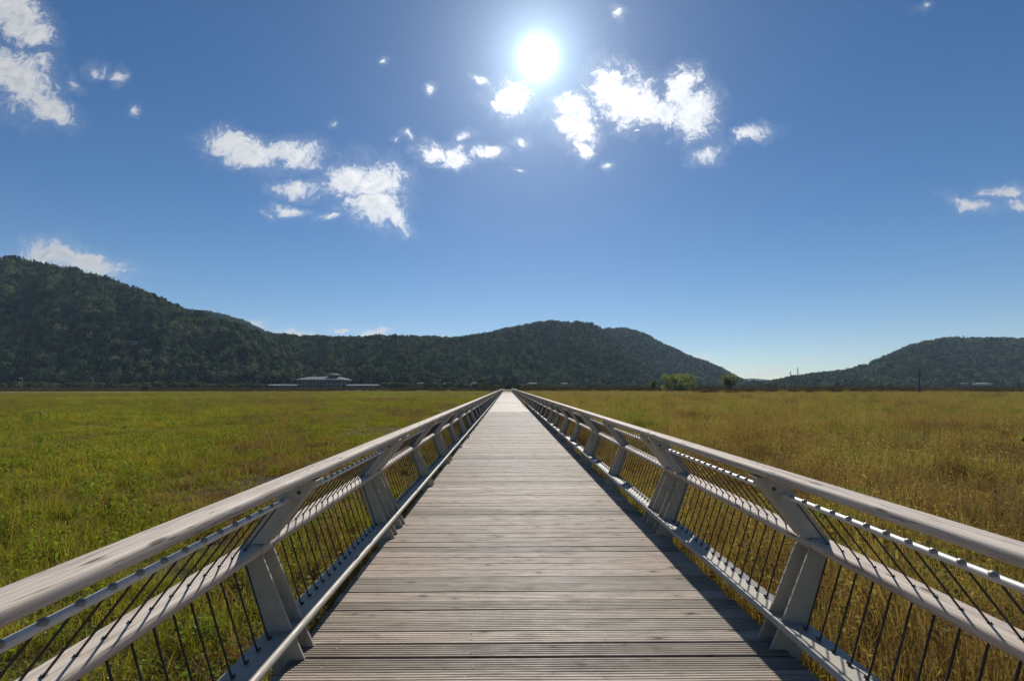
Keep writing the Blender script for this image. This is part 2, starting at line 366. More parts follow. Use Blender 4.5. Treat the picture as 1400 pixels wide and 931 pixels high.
# ------------------------------------------------------------------ ground
GZ = -0.55
def ground():
    nx, ny = 120, 120
    xs = np.sign(np.linspace(-1, 1, nx)) * np.abs(np.linspace(-1, 1, nx)) ** 2.2 * 2600
    ys = np.sign(np.linspace(-.25, 1, ny)) * np.abs(np.linspace(-.25, 1, ny)) ** 2.2 * 2600
    X, Y = np.meshgrid(xs, ys)
    Z = GZ + .05 * np.sin(X * .23 + 1) * np.sin(Y * .19) * (np.abs(X) < 400)
    V = np.stack([X, Y, Z], -1).reshape(-1, 3)
    idx = np.arange(nx * ny).reshape(ny, nx)
    Fc = np.stack([idx[:-1, :-1], idx[:-1, 1:], idx[1:, 1:], idx[1:, :-1]], -1).reshape(-1, 4)
    me = bpy.data.meshes.new("ground"); me.from_pydata(V.tolist(), [], Fc.tolist()); me.materials.append(M['ground'])
    me.polygons.foreach_set('use_smooth', [True] * len(me.polygons))
    tag(link_mesh("ground", me), kind='structure')
ground()

# ------------------------------------------------------------------ boardwalk
BX = 0.212; DECK_HW = 1.50; PITCH_B = 0.145; Y0, Y1 = -4.06, 152.0
def deck():
    V, Fc, A = [], [], []
    n = int((Y1 - Y0) / PITCH_B)
    SC = MB()
    for i in range(n):
        y = Y0 + i * PITCH_B; rnd = random.random(); wdt = PITCH_B - random.uniform(.007, .012)
        if random.random() < .22: wdt -= random.uniform(.004, .010)
        xl = -DECK_HW + random.uniform(-.012, .012); xr = DECK_HW + random.uniform(-.012, .012)
        dz = random.uniform(-.002, .002); tilt = random.uniform(-.012, .012); skew = random.uniform(-.0035, .0035)
        if y < 30:
            prof = [(0, -.032)]; k = 6; rw = wdt / k
            for q in range(k):
                a = q * rw
                if q == 0: prof += [(0, -.004), (.003, 0)]
                else: prof += [(a + .0035, -.0052), (a + .0055, 0)]
                if q == k - 1: prof += [(wdt - .003, 0), (wdt, -.004)]
                else: prof += [(a + rw - .0025, 0), (a + rw - .0005, -.0052)]
            prof += [(wdt, -.032)]; nx = 5
        else:
            prof = [(0, -.032), (0, -.003), (.003, 0), (wdt - .003, 0), (wdt, -.003), (wdt, -.032)]; nx = 1
        m = len(prof); b = len(V)
        for j in range(nx + 1):
            x = BX + xl + (xr - xl) * j / nx; wob = random.uniform(-.0012, .0012) if nx > 1 else 0
            for (py, pz) in prof: V.append((x, y + py + skew * (x - BX), pz + dz + wob + tilt * (py - wdt / 2)))
        for j in range(nx):
            for q in range(m):
                Fc.append((b + j * m + q, b + j * m + (q + 1) % m, b + (j + 1) * m + (q + 1) % m, b + (j + 1) * m + q))
        Fc.append(tuple(range(b, b + m))); Fc.append(tuple(range(b + nx * m, b + (nx + 1) * m))[::-1])
        A += [rnd] * (len(V) - b)
        if 0 < y < 16:
            for u in (-1.26, -.425, .405, 1.26):
                for q in (.3, .7):
                    if random.random() < .25: continue
                    cx, cy = BX + u + random.uniform(-.02, .02), y + q * wdt + random.uniform(-.008, .008)
                    ring = [(cx + .005 * math.cos(t * math.pi / 3), cy + .005 * math.sin(t * math.pi / 3), dz + .0015) for t in range(6)]
                    SC.add(ring + [(x, yy, z - .006) for x, yy, z in ring], [tuple(range(6))] + [(t, (t + 1) % 6, 6 + (t + 1) % 6, 6 + t) for t in range(6)])
    me = bpy.data.meshes.new("boardwalk_deck"); me.from_pydata(V, [], Fc); me.materials.append(M['deck'])
    a = me.attributes.new('board', 'FLOAT', 'POINT'); a.data.foreach_set('value', A)
    bm = bmesh.new(); bm.from_mesh(me); bmesh.ops.recalc_face_normals(bm, faces=bm.faces); bm.to_mesh(me); bm.free()
    d = tag(link_mesh("boardwalk_deck", me), kind='structure')
    tag(SC.build("screws", M['screw'], d), kind='stuff')
    b = MB()
    for u in (-1.3, -.43, .43, 1.3): b.prism([(BX + u - .06, -.30), (BX + u + .06, -.30), (BX + u + .06, -.034), (BX + u - .06, -.034)], Y0, Y1)
    b.build("support_beams", M['dark'], d)
deck()

# ------------------------------------------------------------------ railing panels
LP = 4.72; SEAM0 = 0.66
def half_round(cx, cz, wd, th, tilt, n=6):
    """plank with a nearly flat crowned top, well rounded shoulders and a flat underside"""
    P = []; r_ = th * .36; hw = wd / 2
    for k in range(n):
        t = math.pi / 2 * k / (n - 1); P.append((hw - r_ + r_ * math.cos(t), th / 2 - r_ + r_ * math.sin(t)))
    P.append((hw * .2, th / 2 + .0035)); P.append((-hw * .2, th / 2 + .0035))
    for k in range(n):
        t = math.pi / 2 + math.pi / 2 * k / (n - 1); P.append((-hw + r_ + r_ * math.cos(t), th / 2 - r_ + r_ * math.sin(t)))
    P += [(-hw + .001, -th * .30), (-hw + .012, -th / 2), (hw - .012, -th / 2), (hw - .001, -th * .30)]
    ct, st = math.cos(tilt), math.sin(tilt)
    return [(cx + x * ct - z * st, cz + x * st + z * ct) for x, z in P]
# cross-section numbers: distance from the middle of the walk, height over the deck
OFF = 1.5
def U(u): return u - OFF
TUBE = (U(1.555), .915); SEATH = (U(1.748), .648); PLATE = (U(1.573), .156)
POSTS = (-2.17, 0.0, 2.17)
def panel_meshes(mirror):
    D = {}
    top = MB(); prof = half_round(U(1.468), 1.058, .150, .052, R(-3)); top.prism(prof, -LP / 2 + .004, LP / 2 - .004, ny=6)
    D['top_rail'] = top.mesh('top_rail', M['rail'], True, mirror)
    sw = MB(); sw.tube([(U(1.45), 0, 1.0862), (U(1.45), 0, 1.0885)], .007, 8)
    D['rail_screw'] = sw.mesh('rail_screw', M['rod'], False, mirror)
    seat = MB(); seat.prism(half_round(U(1.765), .616, .140, .058, R(3)), -LP / 2 + .01, LP / 2 - .01, ny=4)
    D['seat_plank'] = seat.mesh('seat_plank', M['rail'], True, mirror)
    base = MB(); base.prism([(U(1.475), .143), (U(1.645), .143), (U(1.645), .155), (U(1.475), .155)], -LP / 2 + .008, LP / 2 - .008)
    D['base_plate'] = base.mesh('base_plate', M['post'], False, mirror)
    et = MB(); et.tube([(U(1.468), -LP / 2 + .006, .148), (U(1.468), LP / 2 - .006, .148)], .024, 12)
    D['edge_tube'] = et.mesh('edge_tube', M['post'], True, mirror)
    # post: sloping box arm, steel sleeve on the seat, two foot plates
    arm = MB(); hw = .055
    arm.prism([(U(1.672), .652), (U(1.820), .652), (U(1.556), 1.025), (U(1.385), 1.025)], -hw, hw)
    D['post'] = arm.mesh('post', M['post'], False, mirror)
    sl_ = MB(); sl_.prism(half_round(U(1.765), .616, .148, .066, R(3)), -.068, .068)
    D['sleeve'] = sl_.mesh('sleeve', M['post'], True, mirror)
    fp = MB(); fp.prism([(U(1.405), .002), (U(1.492), .002), (U(1.492), -.22), (U(1.54), -.22), (U(1.655), .185), (U(1.818), .590), (U(1.686), .590), (U(1.500), .190)], -.006, .006)
    D['foot_plate'] = fp.mesh('foot_plate', M['post'], False, mirror)
    bo = MB(); bo.tube([(U(1.49), -hw - .008, .955), (U(1.49), hw + .008, .955)], .011, 8)
    D['bolt'] = bo.mesh('bolt', M['rod'], True, mirror)
    bay = 2.17 - .11
    tb = MB(); tb.tube([(TUBE[0], -bay / 2 - .01, TUBE[1]), (TUBE[0], bay / 2 + .01, TUBE[1])], .0165, 12)
    D['rod_tube'] = tb.mesh('rod_tube', M['tube'], True, mirror)
    rd = MB(); rd.tube([(TUBE[0], 0, TUBE[1]), (SEATH[0], 0, SEATH[1]), (U(1.742), 0, .58), (PLATE[0], 0, PLATE[1] - .03)], .0049, 8)
    dr = (Vector((PLATE[0], 0, PLATE[1])) - Vector((U(1.742), 0, .58))).normalized()
    pb = Vector((PLATE[0], 0, PLATE[1]))
    rd.tube([pb - dr * .004, pb - dr * .017], .0115, 6)
    ps = Vector((SEATH[0], 0, SEATH[1])); du = (Vector((TUBE[0], 0, TUBE[1])) - ps).normalized()
    rd.tube([ps - du * .004, ps + du * .006], .010, 6)
    D['rod'] = rd.mesh('rod', M['rod'], True, mirror)
    nu = MB(); pt = Vector((TUBE[0], 0, TUBE[1]))
    nu.tube([pt + du * .0155, pt + du * .0195, pt + du * .025, pt + du * .0285], [.0145, .0145, .011, .005], 10)
    D['nut'] = nu.mesh('nut', M['nut'], True, mirror)
    return D
PM = {1: panel_meshes(False), -1: panel_meshes(True)}
NROD = 17
def rod_ys(): 
    ys = []
    for c in (-1.085, 1.085):
        ys += [c + (k - (NROD - 1) / 2) * .1165 for k in range(NROD)]
    return ys
def full_panel(side):
    D = PM[side]; root = empty('railing_panel', (0, 0, 0))
    for nm in ('top_rail', 'seat_plank', 'base_plate', 'edge_tube'):
        q = link_mesh(nm, D[nm], root)
        if nm == 'top_rail':
            for y in (-2.25, -2.02, -.05, .1, 2.02, 2.25): w_ = link_mesh('rail_screw', D['rail_screw'], q); w_.location = ((.03 if y > 0 else -.01) * side, y, 0)
    for y in POSTS:
        p = link_mesh('post', D['post'], root); p.location = (0, y, 0)
        link_mesh('sleeve', D['sleeve'], p); link_mesh('bolt', D['bolt'], p)
        for dy in (-.066, .066): f = link_mesh('foot_plate', D['foot_plate'], p); f.location = (0, dy, 0)
    for c in (-1.085, 1.085): t = link_mesh('rod_tube', D['rod_tube'], root); t.location = (0, c, 0)
    for y in rod_ys():
        r_ = link_mesh('rod', D['rod'], root); r_.location = (0, y, 0); link_mesh('nut', D['nut'], r_)
    return root
def joined(side, far):
    D = PM[side]; V, Fc, MI = [], [], []; mats = [M['rail'], M['post'], M['tube'], M['rod']]
    def put(me, y, mi):
        b = len(V); V.extend([(q.co.x, q.co.y + y, q.co.z) for q in me.vertices])
        for p in me.polygons: Fc.append(tuple(i + b for i in p.vertices)); MI.append(mi)
    put(D['top_rail'], 0, 0); put(D['seat_plank'], 0, 0); put(D['base_plate'], 0, 1); put(D['edge_tube'], 0, 1)
    for y in POSTS:
        put(D['post'], y, 1); put(D['sleeve'], y, 1)
        for dy in (-.066, .066): put(D['foot_plate'], y + dy, 1)
    for c in (-1.085, 1.085): put(D['rod_tube'], c, 2)
    for y in rod_ys(): put(D['rod'], y, 3)
    me = bpy.data.meshes.new('railing_panel'); me.from_pydata(V, [], Fc)
    for m in mats: me.materials.append(m)
    me.polygons.foreach_set('material_index', MI); return me
def copy_tree(o, parent=None):
    c = o.copy(); COL.objects.link(c)
    if parent is not None: c.parent = parent
    for ch in list(o.children): copy_tree(ch, c)
    return c
ORD = ['', 'nearest', 'second', 'third', 'fourth', 'fifth', 'sixth', 'seventh', 'eighth']
NFULL = 8
npan = int((Y1 - SEAM0) / LP)
for side, sname, view in ((-1, 'left', 'green meadow'), (1, 'right', 'straw-coloured meadow')):
    proto = full_panel(side); FAR = joined(side, True)
    for k in range(0, npan + 1):
        yc = SEAM0 + (k - .5) * LP
        if k <= NFULL: o = proto if k == 0 else copy_tree(proto)
        else: o = link_mesh('railing_panel', FAR)
        o.location = (BX + side * OFF, yc - (.07 if side < 0 else 0), 0)
        if k == 0: lab = f'wooden railing panel beside and behind the viewer on the {sname} edge of the boardwalk'
        elif k <= NFULL: lab = f'{ORD[k]} railing panel from the viewer on the {sname} side, towards the {view}'
        else: lab = f'small distant wood and steel railing panel far along the {sname} side of the boardwalk'
        tag(o, lab, 'railing', f'railing panels along the {sname} side of the boardwalk')

# ------------------------------------------------------------------ scattering by geometry nodes
def scatter(name, pts, scl, rot, protos, parent=None):
    me = bpy.data.meshes.new(name); me.from_pydata([tuple(p) for p in pts], [], [])
    n = len(pts)
    a = me.attributes.new('scl', 'FLOAT_VECTOR', 'POINT'); a.data.foreach_set('vector', np.asarray(scl, dtype=np.float32).reshape(-1))
    a = me.attributes.new('rot', 'FLOAT_VECTOR', 'POINT'); a.data.foreach_set('vector', np.asarray(rot, dtype=np.float32).reshape(-1))
    a = me.attributes.new('pick', 'INT', 'POINT'); a.data.foreach_set('value', rng.integers(0, len(protos), n).astype(np.int32))
    ng = bpy.data.node_groups.new(name, 'GeometryNodeTree')
    ng.interface.new_socket('Geometry', in_out='INPUT', socket_type='NodeSocketGeometry'); ng.interface.new_socket('Geometry', in_out='OUTPUT', socket_type='NodeSocketGeometry')
    N = ng.nodes.new; L = ng.links.new
    gi = N('NodeGroupInput'); go = N('NodeGroupOutput'); ip = N('GeometryNodeInstanceOnPoints'); jg = N('GeometryNodeJoinGeometry')
    for p in protos:
        oi = N('GeometryNodeObjectInfo'); oi.inputs['Object'].default_value = p
        g2 = N('GeometryNodeGeometryToInstance'); L(oi.outputs['Geometry'], g2.inputs[0]); L(g2.outputs[0], jg.inputs[0])
    def attr(nm, ty):
        q = N('GeometryNodeInputNamedAttribute'); q.data_type = ty; q.inputs['Name'].default_value = nm; return q.outputs[0]
    L(gi.outputs[0], ip.inputs['Points']); L(jg.outputs[0], ip.inputs['Instance']); ip.inputs['Pick Instance'].default_value = True
    L(attr('pick', 'INT'), ip.inputs['Instance Index']); L(attr('rot', 'FLOAT_VECTOR'), ip.inputs['Rotation']); L(attr('scl', 'FLOAT_VECTOR'), ip.inputs['Scale'])
    L(ip.outputs[0], go.inputs[0])
    o = link_mesh(name, me, parent); md = o.modifiers.new('scatter', 'NODES'); md.node_group = ng
    return o
def proto_obj(name, V, Fc, mats, mi=None):
    me = bpy.data.meshes.new(name); me.from_pydata(V, [], Fc)
    for m in mats: me.materials.append(m)
    if mi: me.polygons.foreach_set('material_index', mi)
    return bpy.data.objects.new(name, me)

# ------------------------------------------------------------------ hills with forest
def vnoise(x, y, seed):
    r_ = np.random.default_rng(seed); T = r_.random((64, 64))
    xi = np.floor(x).astype(int); yi = np.floor(y).astype(int); fx = x - xi; fy = y - yi
    fx = fx * fx * (3 - 2 * fx); fy = fy * fy * (3 - 2 * fy)
    g = lambda i, j: T[i % 64, j % 64]
    return (g(xi, yi) * (1 - fx) + g(xi + 1, yi) * fx) * (1 - fy) + (g(xi, yi + 1) * (1 - fx) + g(xi + 1, yi + 1) * fx) * fy
def fbm(x, y, seed, o=4):
    t = 0; a = .5
    for i in range(o): t = t + a * vnoise(x * 2 ** i, y * 2 ** i, seed + i); a *= .5
    return t
TAU_H = math.tan(R(YAW))
def hill_surface(prof, base, crest, drop, seed, rough):
    px = np.array([p[0] for p in prof], float); py = np.array([p[1] for p in prof], float)
    yb = np.array(base, float); yc = np.array(crest, float)
    bq = np.linspace(px[0], px[-1], len(yb)); cq = np.linspace(px[0], px[-1], len(yc))
    slope = np.array([ray(a, b).z for a, b in prof]); bear = np.array([ray(a, b).x for a, b in prof])
    def fn(a, t):
        """a: bearing in photo columns, t: 0 foot .. 1 crest .. 1.5 down the far side"""
        B = np.interp(a, px, bear); S = np.interp(a, px, slope); b0 = np.interp(a, bq, yb); c0 = np.interp(a, cq, yc)
        y = b0 + (c0 - b0) * t; S = np.maximum(S - drop / c0, 0.0)
        g = np.where(t <= 1, np.sin(np.clip(t, 0, 1) * math.pi / 2) ** 1.15, 1 - .9 * (t - 1))
        gul = (.6 * fbm(B * 24 + 5, t * 2.0, seed) + .4 * fbm(B * 60 + 9, t * 3.5, seed + 50) - .47) * rough * np.sin(np.clip(t, 0, 1) * math.pi) 
        z = S * y * np.clip(g + gul, 0, 1.02) + HC * np.clip(t, 0, 1) + GZ * (1 - np.clip(t, 0, 1))
        return B * y, y, z
    return fn, px[0], px[-1]
HILL_SITES = [(211.0, .335, 6.5), (188.0, .34, 8.0)]
def hill(name, prof, base, crest, drop, seed, ntree, hmin, hmax, protos, rough=.35, clear=.0):
    fn, a0, a1 = hill_surface(prof, base, crest, drop, seed, rough)
    na, nt_ = 140, 40
    Aa, T = np.meshgrid(np.linspace(a0, a1, na), np.linspace(0, 1.5, nt_))
    X, Y, Z = fn(Aa, T); Z[0] = GZ - 2; V = np.stack([X, Y, Z], -1).reshape(-1, 3)
    idx = np.arange(na * nt_).reshape(nt_, na)
    Fc = np.stack([idx[:-1, :-1], idx[:-1, 1:], idx[1:, 1:], idx[1:, :-1]], -1).reshape(-1, 4)
    me = bpy.data.meshes.new(name); me.from_pydata(V.tolist(), [], Fc.tolist()); me.materials.append(M['hill'])
    me.polygons.foreach_set('use_smooth', [True] * len(me.polygons))
    tag(link_mesh(name, me), kind='structure')
    a = rng.uniform(a0, a1, ntree); t = rng.uniform(0.01, 1.06, ntree)
    X, Y, Z = fn(a, t)
    keep = fbm(X * .02, Y * .02, seed + 9) > clear
    if name == 'near_hill':                       # clearings cut in front of the two buildings on the slope
        for px_, t_, half in HILL_SITES:
            hx, hy, _ = fn(np.array([px_]), np.array([t_])); hx, hy = float(hx[0]), float(hy[0])
            keep &= ~((np.abs(X - hx * Y / hy) < half) & (Y > hy - 34) & (Y < hy + 9))
    X, Y, Z = X[keep], Y[keep], Z[keep]; n = len(X)
    h = rng.uniform(hmin, hmax, n) * (.75 + .5 * fbm(X * .03, Y * .03, seed + 3)); wd = h * rng.uniform(.65, 1.05, n)
    rot = np.zeros((n, 3)); rot[:, 2] = rng.uniform(0, 6.28, n)
    o = scatter('hillside_forest', np.stack([X, Y, Z - .5], -1), np.stack([wd, wd, h], -1), rot, protos)
    return o, fn
def crown_proto(kind, seed, nleaf):
    """unit-height forest tree: trunk and a crown of many leaf clumps facing outwards"""
    r_ = np.random.default_rng(seed); V, Fc = [], []
    lumps = [(r_.normal(0, .16, 2), r_.uniform(.35, .8), r_.uniform(.15, .27)) for _ in range(6)]
    for i in range(nleaf):
        if kind == 'conifer':
            z = r_.uniform(.08, 1); rr = (1.02 - z) * .30 * r_.uniform(.7, 1.05); th = r_.uniform(0, 6.28); c = np.array([rr * math.cos(th), rr * math.sin(th), z])
            d = np.array([math.cos(th), math.sin(th), .5]); s_ = .06
        else:
            (lx, lz, lr) = lumps[r_.integers(6)]; d = r_.normal(0, 1, 3); d /= np.linalg.norm(d); c = np.array([lx[0], lx[1], lz]) + d * lr * r_.uniform(.85, 1.05); s_ = .07
        d = d + r_.normal(0, .38, 3); d /= np.linalg.norm(d); u = np.cross(d, r_.normal(0, 1, 3)); u /= np.linalg.norm(u); v = np.cross(d, u); b = len(V)
        for (p, q) in ((-1, -.3), (.1, -.8), (1, .2), (-.1, .9)): V.append(tuple(c + (u * p + v * q) * s_ * r_.uniform(.8, 1.4)))
        Fc.append((b, b + 1, b + 2, b + 3))
    b = len(V)
    for z, rr in ((0, .035), (.6, .015)):
        for k in range(4): V.append((rr * math.cos(k * 1.57), rr * math.sin(k * 1.57), z))
    for k in range(4): Fc.append((b + k, b + (k + 1) % 4, b + 4 + (k + 1) % 4, b + 4 + k))
    return V, Fc
BL = [proto_obj('forest_tree', *crown_proto('leafy', 10 + i, 190), [M['forest']]) for i in range(5)]
CO = [proto_obj('forest_conifer', *crown_proto('conifer', 30 + i, 150), [M['forest']]) for i in range(2)]
FT = BL + CO
def hl(o, label): tag(o, label, 'forest', kind='stuff'); return o
o, FN_L = hill("near_hill", [(-420, 318), (-200, 332), (0, 356), (20, 353), (60, 361), (120, 377), (170, 393), (210, 405), (250, 424), (290, 437), (320, 446), (350, 458), (380, 478), (400, 497), (425, 518), (450, 529)],
      [300, 330, 360, 420], [560, 600, 600, 520], 8, 21, 11000, 7.5, 15, FT, .7)
hl(o, 'dark dense forest covering the steep hill at the far left')
o, FN_C = hill("middle_hill", [(300, 472), (375, 460), (430, 461), (500, 462), (560, 461), (630, 462), (660, 457), (700, 448), (750, 441), (790, 440), (810, 443), (822, 450), (845, 470), (875, 492), (905, 512), (930, 528)],
      [430, 430, 450, 520, 600, 680], [650, 700, 760, 950, 1050, 1000], 7, 41, 19000, 7, 12.5, FT, 1.1)
hl(o, 'dark forest on the long ridge and rounded hill behind the boardwalk')
o, _ = hill("second_hill", [(780, 470), (805, 458), (830, 451), (855, 450), (880, 456), (900, 467), (930, 482), (955, 492), (985, 503), (1005, 514), (1025, 524), (1040, 529)],
      [900, 900, 900], [1350, 1350, 1300], 7, 61, 8000, 7, 13, FT, .8)
hl(o, 'hazy forest on the shoulder right of the rounded hill')
o, _ = hill("rear_hill", [(180, 418), (255, 424), (285, 427), (310, 432), (335, 440), (360, 452), (385, 462), (430, 474)],
      [750, 750], [1150, 1150], 7, 71, 4000, 8, 13, FT, .3)
hl(o, 'hazy forest on the ridge showing behind the left hill')
o, _ = hill("eastern_hill", [(1035, 529), (1060, 521), (1085, 516), (1110, 512), (1150, 508), (1185, 500), (1205, 490), (1225, 482), (1245, 473), (1275, 466), (1310, 463), (1340, 463), (1365, 465), (1400, 465), (1500, 461), (1700, 470), (1850, 480)],
      [700, 620, 600, 600], [1000, 980, 950, 900], 7, 81, 14000, 7, 13, FT, .8)
hl(o, 'dark forest covering the hill at the far right')
# distant mountains through the gap
def far_mtn():
    prof = [(940, 526), (985, 521), (1010, 518), (1030, 517), (1050, 519), (1075, 521), (1100, 522), (1140, 527)]
    fn, a0, a1 = hill_surface(prof, [2000, 2000], [2400, 2400], 0, 91, .2)
    Aa, T = np.meshgrid(np.linspace(a0, a1, 40), np.linspace(0, 1.4, 14)); X, Y, Z = fn(Aa, T)
    idx = np.arange(40 * 14).reshape(14, 40); Fc = np.stack([idx[:-1, :-1], idx[:-1, 1:], idx[1:, 1:], idx[1:, :-1]], -1).reshape(-1, 4)
    me = bpy.data.meshes.new("distant_mountain"); me.from_pydata(np.stack([X, Y, Z], -1).reshape(-1, 3).tolist(), [], Fc.tolist()); me.materials.append(M['hill'])
    me.polygons.foreach_set('use_smooth', [True] * len(me.polygons)); tag(link_mesh("distant_mountain", me), kind='structure')
far_mtn()

# ------------------------------------------------------------------ meadow grass
def blades(r_, n, rad, h0, h1, wd, lean, seg=3):
    V, Fc = [], []
    for i in range(n):
        a, d = r_.uniform(0, 6.28), rad * math.sqrt(r_.uniform()); bx, by = d * math.cos(a), d * math.sin(a)
        h = r_.uniform(h0, h1); th = r_.uniform(0, 6.28); ln = r_.uniform(.2, 1) * lean * h; ww = wd * r_.uniform(.7, 1.3)
        dx, dy = math.cos(th), math.sin(th); sx, sy = -dy, dx
        tw = r_.uniform(-.8, .8); sx, sy = sx * math.cos(tw) - sy * math.sin(tw), sx * math.sin(tw) + sy * math.cos(tw)
        b = len(V)
        for k in range(seg):
            t = k / seg; c = (bx + dx * ln * t * t, by + dy * ln * t * t, h * t * (1 - .25 * t * (ln / h if h else 0))); q = ww * (1 - t * .55) / 2
            V += [(c[0] - sx * q, c[1] - sy * q, c[2]), (c[0] + sx * q, c[1] + sy * q, c[2])]
        V.append((bx + dx * ln, by + dy * ln, h * (1 - .25 * ln / h)))
        for k in range(seg - 1): Fc.append((b + 2 * k, b + 2 * k + 1, b + 2 * k + 3, b + 2 * k + 2))
        Fc.append((b + 2 * seg - 2, b + 2 * seg - 1, b + 2 * seg))
    return V, Fc
def leaves(r_, n, rad, h0, h1, ln, wd):
    V, Fc = [], []
    for i in range(n):
        a, d = r_.uniform(0, 6.28), rad * math.sqrt(r_.uniform()); c = np.array([d * math.cos(a), d * math.sin(a), r_.uniform(h0, h1)])
        th = r_.uniform(0, 6.28); el = r_.uniform(-.5, .7); u = np.array([math.cos(th) * math.cos(el), math.sin(th) * math.cos(el), math.sin(el)])
        s_ = np.cross(u, r_.normal(0, 1, 3)); s_ /= np.linalg.norm(s_) + 1e-6; L_ = ln * r_.uniform(.6, 1.3); W_ = wd * r_.uniform(.7, 1.2)
        b = len(V); dn = np.array([0, 0, -.15 * L_])
        V += [tuple(c), tuple(c + u * L_ * .45 + s_ * W_ / 2), tuple(c + u * L_ + dn), tuple(c + u * L_ * .45 - s_ * W_ / 2)]
        Fc.append((b, b + 1, b + 2, b + 3))
    return V, Fc
def join(parts):
    V, Fc, mi = [], [], []
    for (v, f), m in parts:
        b = len(V); V += v; Fc += [tuple(i + b for i in q) for q in f]; mi += [m] * len(f)
    return V, Fc, mi
gm = [M['grass'], M['weed'], M['stem']]
def gproto(name, parts): V, Fc, mi = join(parts); return proto_obj(name, V, Fc, gm, mi)
r1 = np.random.default_rng(5)
GREEN = [gproto('green_tuft', [(blades(r1, 95, .22, .08, .24, .006, .8), 0), (blades(r1, 26, .22, .10, .30, .0045, 1.0), 2), (leaves(r1, 16, .2, .03, .14, .04, .022), 1)]) for _ in range(4)] + \
        [gproto('weed_clump', [(leaves(r1, 60, .18, .04, .20, .05, .026), 1), (blades(r1, 50, .2, .1, .24, .006, .7), 0)]) for _ in range(2)] + \
        [gproto('dry_clump', [(blades(r1, 90, .24, .05, .2, .005, 1.3), 2), (blades(r1, 36, .2, .08, .22, .006, .9), 0)]) for _ in range(2)]
GOLD = [gproto('gold_tuft', [(blades(r1, 80, .2, .18, .46, .0055, .65), 0), (blades(r1, 40, .22, .22, .58, .004, .7), 2), (leaves(r1, 16, .2, .1, .4, .035, .018), 0)]) for _ in range(4)] + \
       [gproto('herb_clump', [(leaves(r1, 70, .20, .1, .48, .04, .018), 0), (blades(r1, 55, .2, .2, .55, .0045, .45), 2)]) for _ in range(2)] + \
       [gproto('leafy_clump', [(leaves(r1, 40, .2, .08, .36, .055, .026), 1), (blades(r1, 50, .2, .2, .45, .0055, .6), 0)])]
def field_points(side, r0, r1_, dens, smin, smax, seed):
    area = (2 * R(66) / 2) * (r1_ ** 2 - r0 ** 2); n = int(area * dens)
    rr = np.sqrt(rng.uniform(r0 ** 2, r1_ ** 2, n)); th = rng.uniform(0, R(68), n) if r0 > 3 else rng.uniform(0, R(110), n)
    x = side * rr * np.sin(th); y = rr * np.cos(th)
    edge = np.abs(x - BX) > 1.46 + .12 * rng.random(n)
    pat = fbm(x * .35, y * .3, seed); k = edge & (rng.random(n) < np.clip((pat - .22) * 3.2, .3, 1)) & (y < (222 if side < 0 else np.where(x > .4 * y, 160, 190)) + rng.normal(0, 4, n))
    x, y, pat = x[k], y[k], pat[k]; n = len(x)
    s_ = rng.uniform(smin, smax, n); hz = s_ ** .55 * np.where(y > 80, .62, 1) * np.clip(.15 + 1.75 * pat, .35, 1.6) * rng.uniform(.65, 1.3, n) * np.where(rng.random(n) < .05, 1.7, 1)
    rot = np.zeros((n, 3)); rot[:, 2] = rng.uniform(0, 6.28, n); rot[:, :2] = rng.normal(0, .08, (n, 2))
    return np.stack([x, y, np.full(n, GZ - .01)], -1), np.stack([s_, s_, hz], -1), rot
for side, protos, nm, lab in ((-1, GREEN, 'green_grass', 'short green grass and weeds covering the meadow left of the boardwalk'), (1, GOLD, 'golden_grass', 'tall straw-coloured grass and herbs covering the meadow right of the boardwalk')):
    P, S, Q = [], [], []
    for (a, b, d, s0, s1) in ((0, 12, 21, .75, 1.25), (12, 34, 9, 1.0, 1.6), (34, 90, 3.2, 1.4, 2.4), (90, 230, .55, 2.4, 4.2)):
        p, s_, q = field_points(side, a, b, d, s0, s1, 100 + side); P.append(p); S.append(s_); Q.append(q)
    tag(scatter(nm, np.concatenate(P), np.concatenate(S), np.concatenate(Q), protos), lab, 'grass', kind='stuff')

# ------------------------------------------------------------------ far banks, road and reeds
def strip(name, x0, x1, prof, mat, nseg=60, wob=2.0, seed=3):
    """long low bank: profile in (y, z)"""
    xs = np.linspace(x0, x1, nseg); V, Fc = [], []
    for x in xs:
        d = (fbm(np.array([x * .02]), np.array([.3]), seed)[0] - .5) * wob * 2
        V += [(x, y + d, z) for y, z in prof]
    m = len(prof)
    for i in range(nseg - 1):
        for k in range(m - 1): Fc.append((i * m + k, (i + 1) * m + k, (i + 1) * m + k + 1, i * m + k + 1))
    me = bpy.data.meshes.new(name); me.from_pydata(V, [], Fc); me.materials.append(mat)
    return tag(link_mesh(name, me), kind='structure')
s = NT("bank_soil"); g = s.n('ShaderNodeNewGeometry'); nn = s.noise(s.vmul(g.outputs['Position'], (.25, .6, 1.5)), 1, 6, .65)
M['bank'] = s.principled(s.ramp(nn, [(.3, (.055, .040, .026)), (.55, (.10, .070, .045)), (.75, (.14, .12, .06))]), .95, spec=.1)
s = NT("road_asphalt"); g = s.n('ShaderNodeNewGeometry'); nn = s.noise(g.outputs['Position'], .4, 5)
M['road'] = s.principled(s.ramp(nn, [(.3, (.07, .066, .06)), (.7, (.13, .12, .11))]), .85, spec=.3)
strip("embankment", -430, -3, [(228, GZ - .3), (233, .05), (237, .45), (262, .45)], M['bank'], wob=1.5)
strip("lakeside_road", -430, -3, [(238, .455), (246, .455)], M['road'], wob=1.5)
s = NT("bare_field"); g = s.n('ShaderNodeNewGeometry'); nn = s.noise(s.vmul(g.outputs['Position'], (.02, .2, 1)), 1, 5)
M['tan'] = s.principled(s.ramp(nn, [(.3, (.16, .115, .06)), (.7, (.30, .23, .12))]), .95, spec=.1)
